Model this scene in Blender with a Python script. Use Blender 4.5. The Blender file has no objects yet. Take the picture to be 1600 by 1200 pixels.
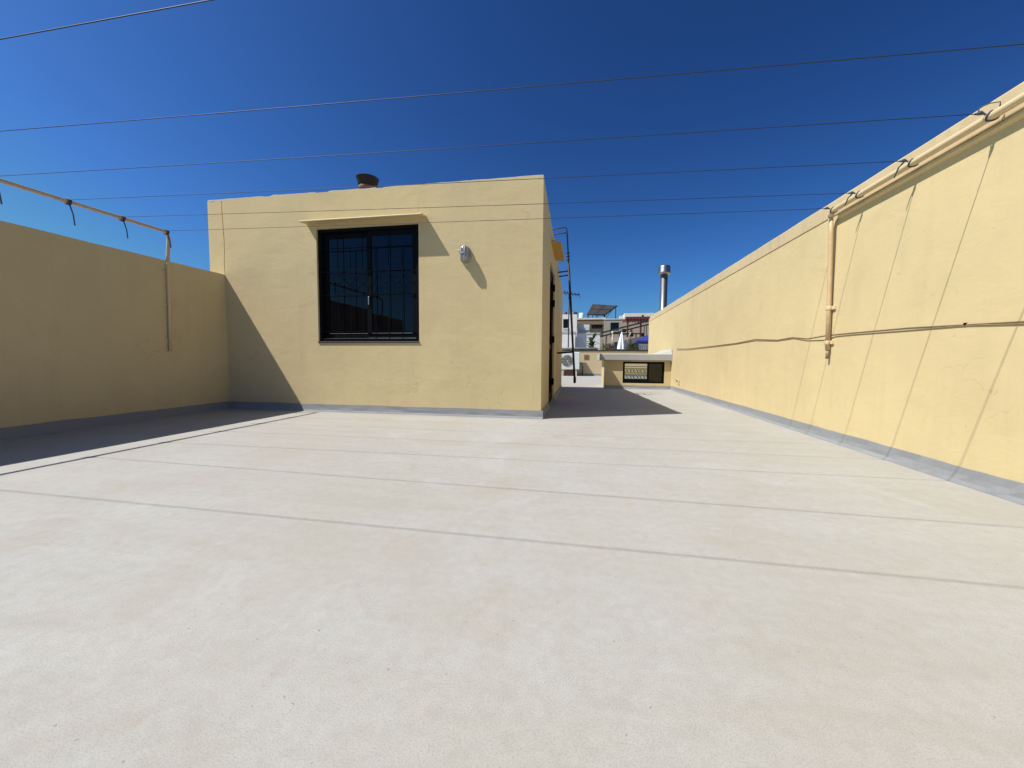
import bpy, bmesh, math, random
from mathutils import Vector, Matrix, noise as mnoise

random.seed(7)
rad = math.radians
scene = bpy.context.scene
col = scene.collection

# ------------------------------------------------------------------ camera
EYE = Vector((0.0, 0.0, 0.8))
FPX, YAW, PITCH, ROLL = 601.49, 0.1749, 0.0616, 0.0076      # focal length in photo pixels (1600 wide)
_fw = Vector((-math.sin(YAW) * math.cos(PITCH), math.cos(YAW) * math.cos(PITCH), -math.sin(PITCH)))
_rt = Vector((math.cos(YAW), math.sin(YAW), 0.0))
_up = _rt.cross(_fw)
_r2 = _rt * math.cos(ROLL) + _up * math.sin(ROLL)
_u2 = _up * math.cos(ROLL) - _rt * math.sin(ROLL)
cam_data = bpy.data.cameras.new('camera')
cam = bpy.data.objects.new('camera', cam_data)
col.objects.link(cam)
m = Matrix.Identity(4)
for i in range(3):
    m[i][0], m[i][1], m[i][2], m[i][3] = _r2[i], _u2[i], -_fw[i], EYE[i]
cam.matrix_world = m
cam_data.sensor_width = 36.0
cam_data.lens = FPX / 1600.0 * 36.0
cam_data.clip_start = 0.05
cam_data.clip_end = 4000
scene.camera = cam


def at(px, py, axis, val):
    """World point on the plane coord[axis] = val seen at a photo pixel (survey helper)."""
    d = _r2 * ((px - 800) / FPX) - _u2 * ((py - 600) / FPX) + _fw
    return EYE + d * ((val - EYE[axis]) / d[axis])


def atY(px, py, y):
    return at(px, py, 1, y)


# ------------------------------------------------------------------ sky, sun, exposure
SUN = Vector((-0.523, -0.253, 0.814)).normalized()           # towards the sun
elev = math.asin(SUN.z)
azim = math.atan2(SUN.x, SUN.y)
world = bpy.data.worlds.new('World')
scene.world = world
world.use_nodes = True
wn = world.node_tree
wn.nodes.clear()
w_out = wn.nodes.new('ShaderNodeOutputWorld')
w_bg = wn.nodes.new('ShaderNodeBackground')
w_sky = wn.nodes.new('ShaderNodeTexSky')
w_sky.sky_type = 'NISHITA'
w_sky.sun_disc = False
w_sky.sun_elevation = elev
w_sky.sun_rotation = azim % (2 * math.pi)
w_sky.altitude = 0
w_sky.air_density = 1.0
w_sky.dust_density = 1.5
w_sky.ozone_density = 3.0
w_bg.inputs['Strength'].default_value = 0.10


def w_vec(op, a, b=None):
    n = wn.nodes.new('ShaderNodeVectorMath')
    n.operation = op
    wn.links.new(a, n.inputs[0])
    if b is not None:
        n.inputs[1].default_value = b
    return n.outputs[0]


# deep, contrasty Mediterranean blue: one colour response over the whole sky
w_gam = wn.nodes.new('ShaderNodeGamma')
w_gam.inputs['Gamma'].default_value = 1.75
wn.links.new(w_vec('MULTIPLY', w_sky.outputs[0], (0.06, 0.06, 0.06)), w_gam.inputs['Color'])
w_col = w_vec('MINIMUM', w_vec('MULTIPLY', w_gam.outputs[0], (17.0, 28.5, 36.5)), (4.8, 4.8, 4.9))
wn.links.new(w_col, w_bg.inputs['Color'])
wn.links.new(w_bg.outputs[0], w_out.inputs['Surface'])

sun_data = bpy.data.lights.new('sun', 'SUN')
sun_data.energy = 5.0
sun_data.angle = rad(0.53)
sun_data.color = (1.0, 0.965, 0.91)
sun = bpy.data.objects.new('sun', sun_data)
sun.rotation_euler = SUN.to_track_quat('Z', 'Y').to_euler()
sun.location = (-20, -10, 30)
col.objects.link(sun)

scene.view_settings.view_transform = 'Standard'
scene.view_settings.look = 'None'
scene.view_settings.exposure = 0.36
scene.view_settings.gamma = 1.0
scene.view_settings.use_curve_mapping = False


# ------------------------------------------------------------------ materials
def new_mat(name):
    mt = bpy.data.materials.new(name)
    mt.use_nodes = True
    nt = mt.node_tree
    nt.nodes.clear()
    out = nt.nodes.new('ShaderNodeOutputMaterial')
    return mt, nt, out


def node(nt, kind, **kw):
    n = nt.nodes.new(kind)
    for k, v in kw.items():
        setattr(n, k, v)
    return n


def noise_tex(nt, scale, detail=4.0, rough=0.55, vec=None, dist=0.0):
    n = nt.nodes.new('ShaderNodeTexNoise')
    n.inputs['Scale'].default_value = scale
    n.inputs['Detail'].default_value = detail
    n.inputs['Roughness'].default_value = rough
    n.inputs['Distortion'].default_value = dist
    if vec is not None:
        nt.links.new(vec, n.inputs['Vector'])
    return n.outputs['Fac']


def ramp(nt, fac, lo, hi, c0=(0, 0, 0, 1), c1=(1, 1, 1, 1)):
    r = nt.nodes.new('ShaderNodeValToRGB')
    r.color_ramp.elements[0].position = lo
    r.color_ramp.elements[1].position = hi
    r.color_ramp.elements[0].color = c0
    r.color_ramp.elements[1].color = c1
    nt.links.new(fac, r.inputs['Fac'])
    return r.outputs['Color']


def mix(nt, fac, a, b, blend='MIX'):
    n = nt.nodes.new('ShaderNodeMix')
    n.data_type = 'RGBA'
    n.blend_type = blend
    for sock, v in ((n.inputs['Factor'], fac), (n.inputs['A'], a), (n.inputs['B'], b)):
        if isinstance(v, (int, float)):
            sock.default_value = v
        elif isinstance(v, tuple):
            sock.default_value = (v + (1,))[:4]
        else:
            nt.links.new(v, sock)
    return n.outputs['Result']


def math_node(nt, op, a, b):
    n = nt.nodes.new('ShaderNodeMath')
    n.operation = op
    for i, v in enumerate((a, b)):
        if isinstance(v, (int, float)):
            n.inputs[i].default_value = v
        else:
            nt.links.new(v, n.inputs[i])
    return n.outputs[0]


def bump(nt, height, strength, distance, prev=None):
    b = nt.nodes.new('ShaderNodeBump')
    b.inputs['Strength'].default_value = strength
    b.inputs['Distance'].default_value = distance
    nt.links.new(height, b.inputs['Height'])
    if prev is not None:
        nt.links.new(prev, b.inputs['Normal'])
    return b.outputs['Normal']


def world_pos(nt):
    return nt.nodes.new('ShaderNodeNewGeometry').outputs['Position']


def plain(name, color, rough=0.6, metal=0.0, vary=0.08, scale=6.0, bumpy=0.0, spec=0.5):
    mt, nt, out = new_mat(name)
    b = nt.nodes.new('ShaderNodeBsdfPrincipled')
    pos = world_pos(nt)
    f = noise_tex(nt, scale, 5, 0.6, pos)
    dark = tuple(c * (1 - vary) for c in color)
    lite = tuple(min(1, c * (1 + vary)) for c in color)
    nt.links.new(mix(nt, f, dark, lite), b.inputs['Base Color'])
    b.inputs['Roughness'].default_value = rough
    b.inputs['Metallic'].default_value = metal
    b.inputs['Specular IOR Level'].default_value = spec
    if bumpy > 0:
        nt.links.new(bump(nt, noise_tex(nt, scale * 12, 4, 0.6, pos), 0.5, bumpy), b.inputs['Normal'])
    nt.links.new(b.outputs[0], out.inputs['Surface'])
    return mt


def stucco(name, color, dirt=0.10, relief=1.0):
    """Masonry paint over hand-trowelled render."""
    mt, nt, out = new_mat(name)
    b = nt.nodes.new('ShaderNodeBsdfPrincipled')
    pos = world_pos(nt)
    big = noise_tex(nt, 0.75, 5, 0.6, pos, 0.4)
    mid = noise_tex(nt, 3.2, 6, 0.65, pos)
    c = mix(nt, ramp(nt, big, 0.3, 0.7), tuple(x * 0.93 for x in color), tuple(x * 1.05 for x in color))
    c = mix(nt, math_node(nt, 'MULTIPLY', ramp(nt, mid, 0.52, 0.78), 0.55), c, tuple(x * k for x, k in zip(color, (0.88, 0.87, 0.86))))
    # rain streaks: noise stretched along z
    mp = nt.nodes.new('ShaderNodeMapping')
    mp.inputs['Scale'].default_value = (2.6, 2.6, 0.22)
    nt.links.new(pos, mp.inputs['Vector'])
    streak = noise_tex(nt, 2.0, 5, 0.7, mp.outputs[0])
    c = mix(nt, math_node(nt, 'MULTIPLY', ramp(nt, streak, 0.52, 0.75), dirt * 3), c,
            tuple(x * k for x, k in zip(color, (0.80, 0.78, 0.76))))
    # a few hairline cracks
    nc = nt.nodes.new('ShaderNodeTexNoise')
    nc.inputs['Scale'].default_value = 3.0
    nc.inputs['Detail'].default_value = 6
    nt.links.new(pos, nc.inputs['Vector'])
    wob = nt.nodes.new('ShaderNodeVectorMath')
    wob.operation = 'ADD'
    nt.links.new(pos, wob.inputs[0])
    nt.links.new(nc.outputs['Color'], wob.inputs[1])
    vor = nt.nodes.new('ShaderNodeTexVoronoi')
    vor.feature = 'DISTANCE_TO_EDGE'
    vor.inputs['Scale'].default_value = 0.62
    nt.links.new(wob.outputs[0], vor.inputs['Vector'])
    crk = math_node(nt, 'MULTIPLY', ramp(nt, vor.outputs['Distance'], 0.0, 0.0035, (1, 1, 1, 1), (0, 0, 0, 1)), ramp(nt, noise_tex(nt, 1.1, 2, 0.5, pos), 0.53, 0.60))
    c = mix(nt, math_node(nt, 'MULTIPLY', crk, 0.5), c, tuple(x * 0.55 for x in color))
    # little pits and scuffs
    pit = noise_tex(nt, 26, 2, 0.5, pos)
    c = mix(nt, math_node(nt, 'MULTIPLY', ramp(nt, pit, 0.74, 0.79), 0.45), c, tuple(x * 0.5 for x in color))
    nt.links.new(c, b.inputs['Base Color'])
    b.inputs['Roughness'].default_value = 0.82
    b.inputs['Specular IOR Level'].default_value = 0.25
    mp2 = nt.nodes.new('ShaderNodeMapping')
    mp2.inputs['Scale'].default_value = (1.0, 1.0, 1.9)
    nt.links.new(pos, mp2.inputs['Vector'])
    n1 = bump(nt, noise_tex(nt, 2.2, 3, 0.5, mp2.outputs[0], 0.6), 0.34 * relief, 0.014)
    n2 = bump(nt, noise_tex(nt, 11, 4, 0.6, mp2.outputs[0], 0.8), 0.27 * relief, 0.005, n1)
    n3 = bump(nt, noise_tex(nt, 95, 4, 0.7, pos), 0.30 * relief, 0.0020, n2)
    nt.links.new(n3, b.inputs['Normal'])
    nt.links.new(b.outputs[0], out.inputs['Surface'])
    return mt


def floor_material():
    mt, nt, out = new_mat('trowelled_roof_concrete')
    b = nt.nodes.new('ShaderNodeBsdfPrincipled')
    pos = world_pos(nt)
    base = (0.545, 0.520, 0.468)
    big = noise_tex(nt, 0.45, 6, 0.62, pos, 0.8)
    mid = noise_tex(nt, 1.7, 7, 0.68, pos, 0.6)
    pch = noise_tex(nt, 1.05, 8, 0.72, pos, 1.2)
    fine = noise_tex(nt, 22, 6, 0.7, pos)
    grain = noise_tex(nt, 240, 3, 0.7, pos)
    c = mix(nt, ramp(nt, big, 0.36, 0.64), (0.358, 0.338, 0.294), (0.376, 0.376, 0.364))
    c = mix(nt, math_node(nt, 'MULTIPLY', ramp(nt, mid, 0.46, 0.64), 0.58), c, (0.332, 0.310, 0.258))
    c = mix(nt, math_node(nt, 'MULTIPLY', ramp(nt, pch, 0.54, 0.64), 0.48), c, (0.425, 0.420, 0.408))
    rust = noise_tex(nt, 2.6, 8, 0.75, pos, 1.6)
    c = mix(nt, math_node(nt, 'MULTIPLY', ramp(nt, rust, 0.56, 0.70), 0.55), c, (0.345, 0.290, 0.226))
    # roller laps: broad faint bands with wandering edges, along and across the roof
    mpl = nt.nodes.new('ShaderNodeMapping')
    mpl.inputs['Rotation'].default_value = (0, 0, 0.32)
    mpl.inputs['Scale'].default_value = (0.28, 2.4, 1.0)
    nt.links.new(pos, mpl.inputs['Vector'])
    lap = noise_tex(nt, 1.6, 6, 0.7, mpl.outputs[0], 0.5)
    c = mix(nt, math_node(nt, 'MULTIPLY', ramp(nt, lap, 0.47, 0.55), 0.22), c, (0.420, 0.412, 0.396))
    worn = noise_tex(nt, 7.5, 8, 0.78, pos, 0.8)
    c = mix(nt, math_node(nt, 'MULTIPLY', ramp(nt, worn, 0.52, 0.70), 0.28), c, (0.430, 0.424, 0.412))
    c = mix(nt, math_node(nt, 'MULTIPLY', ramp(nt, fine, 0.42, 0.70), 0.42), c, (0.292, 0.274, 0.244))
    c = mix(nt, math_node(nt, 'MULTIPLY', ramp(nt, grain, 0.48, 0.66), 0.55), c, (0.225, 0.212, 0.192))
    spk = noise_tex(nt, 60, 2, 0.5, pos)
    c = mix(nt, math_node(nt, 'MULTIPLY', ramp(nt, spk, 0.73, 0.76), 0.6), c, (0.15, 0.135, 0.115))
    # hairline cracks in a few places
    wob = nt.nodes.new('ShaderNodeVectorMath')
    wob.operation = 'ADD'
    nclr = nt.nodes.new('ShaderNodeTexNoise')
    nclr.inputs['Scale'].default_value = 2.5
    nclr.inputs['Detail'].default_value = 6
    nt.links.new(pos, nclr.inputs['Vector'])
    nt.links.new(pos, wob.inputs[0])
    nt.links.new(nclr.outputs['Color'], wob.inputs[1])
    vor = nt.nodes.new('ShaderNodeTexVoronoi')
    vor.feature = 'DISTANCE_TO_EDGE'
    vor.inputs['Scale'].default_value = 0.55
    nt.links.new(wob.outputs[0], vor.inputs['Vector'])
    crack = ramp(nt, vor.outputs['Distance'], 0.0, 0.0028, (1, 1, 1, 1), (0, 0, 0, 1))
    where = ramp(nt, noise_tex(nt, 0.9, 3, 0.5, pos), 0.50, 0.60)
    c = mix(nt, math_node(nt, 'MULTIPLY', math_node(nt, 'MULTIPLY', crack, where), 0.45), c, (0.20, 0.18, 0.15))
    nt.links.new(c, b.inputs['Base Color'])
    b.inputs['Roughness'].default_value = 0.74
    b.inputs['Specular IOR Level'].default_value = 0.35
    n1 = bump(nt, noise_tex(nt, 1.4, 4, 0.5, pos, 0.5), 0.30, 0.012)
    n2 = bump(nt, noise_tex(nt, 17, 5, 0.65, pos, 0.8), 0.28, 0.0030, n1)
    n3 = bump(nt, noise_tex(nt, 210, 4, 0.75, pos), 0.50, 0.0016, n2)
    nt.links.new(n3, b.inputs['Normal'])
    nt.links.new(b.outputs[0], out.inputs['Surface'])
    return mt


def glass_material(name, tint, ior=1.5, rough=0.0, coat=(1.0, 1.0, 1.0)):
    """Window pane: Fresnel reflection over tinted see-through glass."""
    mt, nt, out = new_mat(name)
    fr = nt.nodes.new('ShaderNodeFresnel')
    fr.inputs['IOR'].default_value = ior
    tr = nt.nodes.new('ShaderNodeBsdfTransparent')
    tr.inputs['Color'].default_value = tint + (1,)
    gl = nt.nodes.new('ShaderNodeBsdfGlossy')
    gl.inputs['Roughness'].default_value = rough
    gl.inputs['Color'].default_value = coat + (1,)
    pos = world_pos(nt)
    nt.links.new(bump(nt, noise_tex(nt, 1.6, 2, 0.4, pos), 0.04, 0.01), gl.inputs['Normal'])
    ms = nt.nodes.new('ShaderNodeMixShader')
    nt.links.new(fr.outputs[0], ms.inputs[0])
    nt.links.new(tr.outputs[0], ms.inputs[1])
    nt.links.new(gl.outputs[0], ms.inputs[2])
    nt.links.new(ms.outputs[0], out.inputs['Surface'])
    return mt


YEL = (0.588, 0.474, 0.264)
M = {}
M['floor'] = floor_material()
M['yellow'] = stucco('yellow_masonry_paint', YEL)
M['yellow_coping'] = stucco('weathered_yellow_coping', (0.54, 0.435, 0.265), 0.32, 1.0)
M['yellow_far'] = stucco('yellow_masonry_paint_parapet', (0.60, 0.47, 0.28), 0.06, 0.6)
M['canopy_yellow'] = plain('yellow_gloss_paint', (0.62, 0.50, 0.27), 0.5, 0, 0.05, 8, 0.001)
M['canopy_ochre'] = plain('weathered_ochre_paint', (0.52, 0.33, 0.09), 0.7, 0, 0.25, 14, 0.004)
M['pipe_paint'] = plain('cream_painted_pipe', (0.62, 0.49, 0.29), 0.42, 0, 0.10, 20, 0.001)
M['pipe_rust'] = plain('peach_painted_pipe', (0.55, 0.385, 0.215), 0.5, 0, 0.20, 16, 0.002)
M['pipe_grey'] = plain('weathered_cream_pipe', (0.47, 0.385, 0.275), 0.55, 0.0, 0.18, 14, 0.001)
M['skirt'] = stucco('grey_floor_paint', (0.240, 0.246, 0.256), 0.10, 0.9)
M['slab'] = stucco('grey_membrane_paint', (0.40, 0.40, 0.39), 0.10, 0.6)
M['cement'] = plain('bare_cement', (0.50, 0.475, 0.43), 0.9, 0, 0.22, 30, 0.004)
M['black_frame'] = plain('black_powder_coat', (0.004, 0.004, 0.006), 0.50, 0, 0.15, 8, 0.0, 0.08)
M['alu'] = plain('worn_aluminium', (0.55, 0.54, 0.54), 0.32, 0.9, 0.15, 40)
M['sill_metal'] = plain('worn_dark_aluminium', (0.10, 0.085, 0.085), 0.35, 0.6, 0.6, 9)
M['pane'] = glass_material('tinted_pane', (0.07, 0.09, 0.13), coat=(0.50, 0.56, 0.95))
M['pane_clear'] = glass_material('clear_pane', (0.86, 0.88, 0.86))
M['iron'] = plain('black_iron', (0.004, 0.004, 0.005), 0.8, 0.0, 0.2, 20, 0.0, 0.1)
M['ladder'] = plain('dark_painted_steel', (0.020, 0.014, 0.014), 0.55, 0.2, 0.3, 18)
M['wire'] = plain('dark_coated_wire', (0.012, 0.020, 0.034), 0.6, 0, 0.2, 30)
M['cable'] = plain('brown_cable', (0.27, 0.195, 0.12), 0.6, 0, 0.25, 24)
M['steel'] = plain('stainless_steel', (0.30, 0.305, 0.31), 0.38, 1.0, 0.10, 5)
M['lampmetal'] = plain('cast_grey_metal', (0.36, 0.35, 0.33), 0.45, 0.6, 0.15, 30)
M['dark_metal'] = plain('sooty_metal', (0.024, 0.019, 0.017), 0.75, 0.0, 0.35, 18, 0.0, 0.2)
M['terracotta'] = plain('terracotta', (0.15, 0.065, 0.045), 0.8, 0, 0.25, 20)
M['white'] = stucco('white_limewash', (0.66, 0.655, 0.64), 0.10, 0.5)
M['white_enamel'] = plain('white_enamel', (0.66, 0.67, 0.66), 0.4, 0, 0.04, 6)
M['beige'] = stucco('beige_render', (0.46, 0.36, 0.275), 0.12, 0.6)
M['beige2'] = stucco('pale_sand_render', (0.43, 0.375, 0.315), 0.12, 0.6)
M['brown'] = plain('brown_louvre_and_shade', (0.26, 0.16, 0.09), 0.7, 0, 0.2, 3)
M['dark_pane'] = glass_material('dark_pane', (0.05, 0.06, 0.09))
M['room_dark'] = plain('dim_room_wall', (0.42, 0.42, 0.42), 0.9, 0, 0.1, 2)
M['pv'] = plain('solar_cell', (0.070, 0.062, 0.056), 0.22, 0.2, 0.25, 2)
M['pv_dark'] = plain('dark_collector', (0.020, 0.022, 0.030), 0.3, 0.1, 0.2, 2)
M['tank_black'] = plain('black_polyethylene', (0.045, 0.050, 0.060), 0.5, 0, 0.15, 4)
M['pergola'] = plain('red_brown_timber', (0.115, 0.022, 0.018), 0.65, 0, 0.2, 8)
M['blue_cloth'] = plain('blue_canvas', (0.014, 0.030, 0.20), 0.75, 0, 0.15, 6)
M['white_cloth'] = plain('white_canvas', (0.74, 0.76, 0.82), 0.85, 0, 0.06, 6)
M['navy'] = plain('navy_plastic', (0.012, 0.018, 0.050), 0.5, 0, 0.1, 4)
M['leaf'] = plain('banana_leaf', (0.050, 0.090, 0.022), 0.5, 0, 0.35, 7)
M['leaf2'] = plain('shrub_leaf', (0.065, 0.085, 0.030), 0.6, 0, 0.4, 9)
M['leaf_dry'] = plain('dry_leaf', (0.20, 0.14, 0.055), 0.7, 0, 0.35, 9)
M['stem'] = plain('plant_stem', (0.12, 0.09, 0.05), 0.8, 0, 0.2, 9)
M['ground'] = plain('distant_ground', (0.32, 0.28, 0.22), 0.9, 0, 0.3, 0.05)
M['strap'] = plain('blue_grey_strap', (0.05, 0.065, 0.10), 0.6, 0, 0.2, 30)


# ------------------------------------------------------------------ mesh builder
class MB:
    def __init__(self):
        self.v, self.f, self.s = [], [], []

    def add(self, verts, faces, smooth=False):
        o = len(self.v)
        self.v += [Vector(p) for p in verts]
        self.f += [tuple(i + o for i in f) for f in faces]
        self.s += [smooth] * len(faces)
        return self

    def box(self, x0, x1, y0, y1, z0, z1):
        p = [(x, y, z) for z in (z0, z1) for y in (y0, y1) for x in (x0, x1)]
        return self.add(p, [(0, 2, 3, 1), (4, 5, 7, 6), (0, 1, 5, 4), (2, 6, 7, 3), (0, 4, 6, 2), (1, 3, 7, 5)])

    def hexa(self, b, t):
        """8-corner block: bottom loop b, top loop t (4 points each)."""
        self.add(list(b) + list(t), [(3, 2, 1, 0), (4, 5, 6, 7), (0, 1, 5, 4), (1, 2, 6, 5), (2, 3, 7, 6), (3, 0, 4, 7)])
        return self

    def tube(self, pts, r, n=8, cap=True, closed=False):
        pts = [Vector(p) for p in pts]
        rs = r if isinstance(r, (list, tuple)) else [r] * len(pts)
        rings, up = [], None
        N = len(pts)
        for i, p in enumerate(pts):
            if closed:
                t = pts[(i + 1) % N] - pts[i - 1]
            else:
                t = pts[min(i + 1, N - 1)] - pts[max(i - 1, 0)]
            t.normalize()
            if up is None:
                a = Vector((0, 0, 1)) if abs(t.z) < 0.9 else Vector((1, 0, 0))
                up = (a - t * a.dot(t)).normalized()
            else:
                up = (up - t * up.dot(t)).normalized()
            sd = t.cross(up)
            rings.append([p + (up * math.cos(2 * math.pi * k / n) + sd * math.sin(2 * math.pi * k / n)) * rs[i] for k in range(n)])
        vs = [q for ring in rings for q in ring]
        fs = []
        for i in range(N if closed else N - 1):
            a, b = i * n, ((i + 1) % N) * n
            for k in range(n):
                fs.append((a + k, b + k, b + (k + 1) % n, a + (k + 1) % n))
        self.add(vs, fs, True)
        if cap and not closed:
            self.add(rings[0], [tuple(range(n))]).add(rings[-1], [tuple(reversed(range(n)))])
        return self

    def lathe(self, cx, cy, prof, n=20, smooth=True, cap=True):
        """prof: list of (radius, z) from bottom to top."""
        vs = [(cx + r * math.cos(2 * math.pi * k / n), cy + r * math.sin(2 * math.pi * k / n), z) for r, z in prof for k in range(n)]
        fs = [(i * n + k, i * n + (k + 1) % n, (i + 1) * n + (k + 1) % n, (i + 1) * n + k) for i in range(len(prof) - 1) for k in range(n)]
        self.add(vs, fs, smooth)
        if cap:
            self.add(vs[:n], [tuple(reversed(range(n)))]).add(vs[-n:], [tuple(range(n))])
        return self

    def build(self, name, mat, parent=None, bevel=0.0, seg=2):
        off = ROOT.get(parent.name, Vector()) if parent is not None else Vector()
        me = bpy.data.meshes.new(name)
        me.from_pydata([p - off for p in self.v], [], self.f)
        me.polygons.foreach_set('use_smooth', self.s)
        me.materials.append(M[mat] if isinstance(mat, str) else mat)
        me.update()
        bm = bmesh.new()
        bm.from_mesh(me)
        bmesh.ops.remove_doubles(bm, verts=bm.verts, dist=1e-5)
        bmesh.ops.recalc_face_normals(bm, faces=bm.faces)
        bm.to_mesh(me)
        bm.free()
        o = bpy.data.objects.new(name, me)
        col.objects.link(o)
        if parent is not None:
            o.parent = parent
            ROOT[o.name] = off
        else:
            ROOT[o.name] = Vector()
        if bevel > 0:
            md = o.modifiers.new('bevel', 'BEVEL')
            md.width = bevel
            md.segments = seg
            md.limit_method = 'ANGLE'
            md.angle_limit = rad(40)
            md.harden_normals = False
        return o


ROOT = {}


def tag(o, label, cat, group=None):
    o['label'] = label
    o['category'] = cat
    if group:
        o['group'] = group
    return o


def thing(name, loc, label, cat, group=None):
    o = bpy.data.objects.new(name, None)
    o.empty_display_size = 0.2
    o.location = loc
    col.objects.link(o)
    ROOT[o.name] = Vector(loc)
    return tag(o, label, cat, group)


def structure(o):
    o['kind'] = 'structure'
    return o


def panel(axis, a_cuts, z_cuts, holes, near, far, top=None):
    """Wall slab with real openings. axis 'x': spans x, faces y (near/far are y); axis 'y': spans y, faces x.
    holes: set of (i, j) cell indices left open. top(a): optional height of the last z row."""
    mb = MB()

    def P(a, d, z):
        return (a, d, z) if axis == 'x' else (d, a, z)
    nz = len(z_cuts)

    def Z(i, j):
        return top(a_cuts[i]) if (top and j == nz - 1) else z_cuts[j]
    na = len(a_cuts)
    solid = lambda i, j: 0 <= i < na - 1 and 0 <= j < nz - 1 and (i, j) not in holes
    for i in range(na - 1):
        for j in range(nz - 1):
            if not solid(i, j):
                continue
            c = [(a_cuts[i], Z(i, j)), (a_cuts[i + 1], Z(i + 1, j)), (a_cuts[i + 1], Z(i + 1, j + 1)), (a_cuts[i], Z(i, j + 1))]
            for d in (near, far):
                mb.add([P(a, d, z) for a, z in c], [(0, 1, 2, 3)])
            for (di, dj, e) in ((0, -1, (0, 1)), (1, 0, (1, 2)), (0, 1, (2, 3)), (-1, 0, (3, 0))):
                if not solid(i + di, j + dj):
                    p, q = c[e[0]], c[e[1]]
                    mb.add([P(p[0], near, p[1]), P(q[0], near, q[1]), P(q[0], far, q[1]), P(p[0], far, p[1])], [(0, 1, 2, 3)])
    return mb


def frame_rect(mb, axis, a0, a1, z0, z1, w, d0, d1):
    """Rectangular frame of four bars, width w, between depths d0..d1."""
    def B(p0, p1, q0, q1):
        if axis == 'x':
            mb.box(p0, p1, d0, d1, q0, q1)
        else:
            mb.box(d0, d1, p0, p1, q0, q1)
    B(a0, a0 + w, z0, z1)
    B(a1 - w, a1, z0, z1)
    B(a0 + w, a1 - w, z0, z0 + w)
    B(a0 + w, a1 - w, z1 - w, z1)
    return mb


def nz(x, y=0.0, z=0.0):
    return mnoise.noise(Vector((x, y, z)))


def skirting(p0, p1, out, h=0.115, lump=None, seed=0.0):
    """Painted cove along a wall foot from p0 to p1 (2-D), 'out' = 2-D unit vector away from the wall."""
    p0, p1, out = Vector(p0), Vector(p1), Vector(out)
    L = (p1 - p0).length
    n = max(2, int(L / 0.06))
    mb = MB()
    rows = []
    for i in range(n + 1):
        t = i / n
        s = t * L
        base = p0.lerp(p1, t)
        k = 1.0
        if lump:
            k = lump(base)
        w = lambda a: (abs(nz(s * 7.1 + seed, a * 5.0 + seed, 3.0)) if k > 1 else nz(s * 3.1 + seed, a * 5.0 + seed, 3.0)) * 0.004 * k
        hh = h + nz(s * 2.3 + seed, 9.1) * 0.006 + nz(s * 9.0, seed) * 0.003
        prof = [(-0.01, hh), (0.006 + w(1), hh - 0.001), (0.010 + w(2) * (1 + k), hh * 0.55), (0.016 + w(3) * (1 + 1.4 * k), hh * 0.25),
                (0.030 + abs(w(4)) * 2 + 0.004 * nz(s * 6, seed), 0.003), (0.030, -0.02), (-0.01, -0.02)]
        rows.append([(base.x + out.x * a, base.y + out.y * a, z) for a, z in prof])
    k = len(rows[0])
    vs = [p for r in rows for p in r]
    fs = [(i * k + j, (i + 1) * k + j, (i + 1) * k + (j + 1) % k, i * k + (j + 1) % k) for i in range(n) for j in range(k)]
    mb.add(vs, fs, False)
    mb.add(rows[0], [tuple(range(k))]).add(rows[-1], [tuple(reversed(range(k)))])
    return mb


# ------------------------------------------------------------------ main dimensions (metres)
XL, XO = -5.492, -5.766          # inner / outer face of the left wall
XR = 2.521                       # face of the right wall
Y0, YB = 5.23, 11.05             # front / back of the roof room
XB = -0.521                      # right face of the roof room
HB, HL, HR = 3.25, 2.099, 2.45
SK = 0.115


def roof_z(y):
    return HB - max(0.0, y - Y0) * 0.088


# ------------------------------------------------------------------ setting
gr = MB().box(-900, 900, -300, 1500, -8.0, -7.0).build('ground', 'ground')
structure(gr)
fl = MB().box(-6.4, 9.5, -4.0, 36.0, -7.05, 0.0).build('terrace_floor', 'floor')
structure(fl)

# ------------------------------------------------------------------ left wall
lw = thing('boundary_wall', ((XL + XO) / 2, 2.2, 0), 'yellow shaded roof wall with the hooked clothesline pole fixed to it', 'wall')
ys = [-0.8 + i * (1.35 + 0.8) / 8 for i in range(9)]
mb = panel('y', ys, [0, 1.0, 2.02], set(), XL, XO, lambda a: 2.02 + 0.006 * nz(a * 2, 3))
mb.build('lower_wall', 'yellow', lw)
ys = [1.35 + i * (Y0 + 0.003 - 1.35) / 24 for i in range(25)]
mb = panel('y', ys, [0, 1.0, HL], set(), XL, XO, lambda a: HL + 0.005 * nz(a * 2.1, 7))
mb.build('wall', 'yellow', lw)
skirting((XL, -0.8), (XL, Y0 - 0.004), (1, 0), SK, seed=1.3).build('skirting', 'skirt', lw)

# ------------------------------------------------------------------ right wall
YE = 15.3
rw = thing('boundary_wall', (XR + 0.14, 7, 0), 'long sunlit yellow roof wall with two brown cables along it', 'wall')
ys = [-1.5 + i * (YE + 1.5) / 60 for i in range(61)]
mb = panel('y', ys, [0, 1.2, 2.285], set(), XR, XR + 0.28)
mb.build('wall', 'yellow', rw, 0.006)
mb = panel('y', ys, [2.287, HR], set(), XR - 0.007, XR + 0.285, lambda a: HR + 0.006 * nz(a * 1.7, 1) + 0.004 * nz(a * 7.0, 2) - (0.10 if a > YE - 0.15 else 0))
mb.build('coping', 'yellow_coping', rw, 0.012, 3)
skirting((XR, -1.5), (XR, 11.43), (-1, 0), SK, lump=lambda p: 1.5 if 2.55 < p.y < 3.35 else 1.0, seed=5.2).build('skirting', 'skirt', rw)

# ------------------------------------------------------------------ roof room
room = thing('rooftop_room', ((XO + XB) / 2, Y0, 0), 'flat roofed yellow room with a large black window and wall lamp', 'building')
WX0, WX1, WZ0, WZ1 = -3.887, -2.279, 1.050, 2.715
T = 0.20


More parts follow.
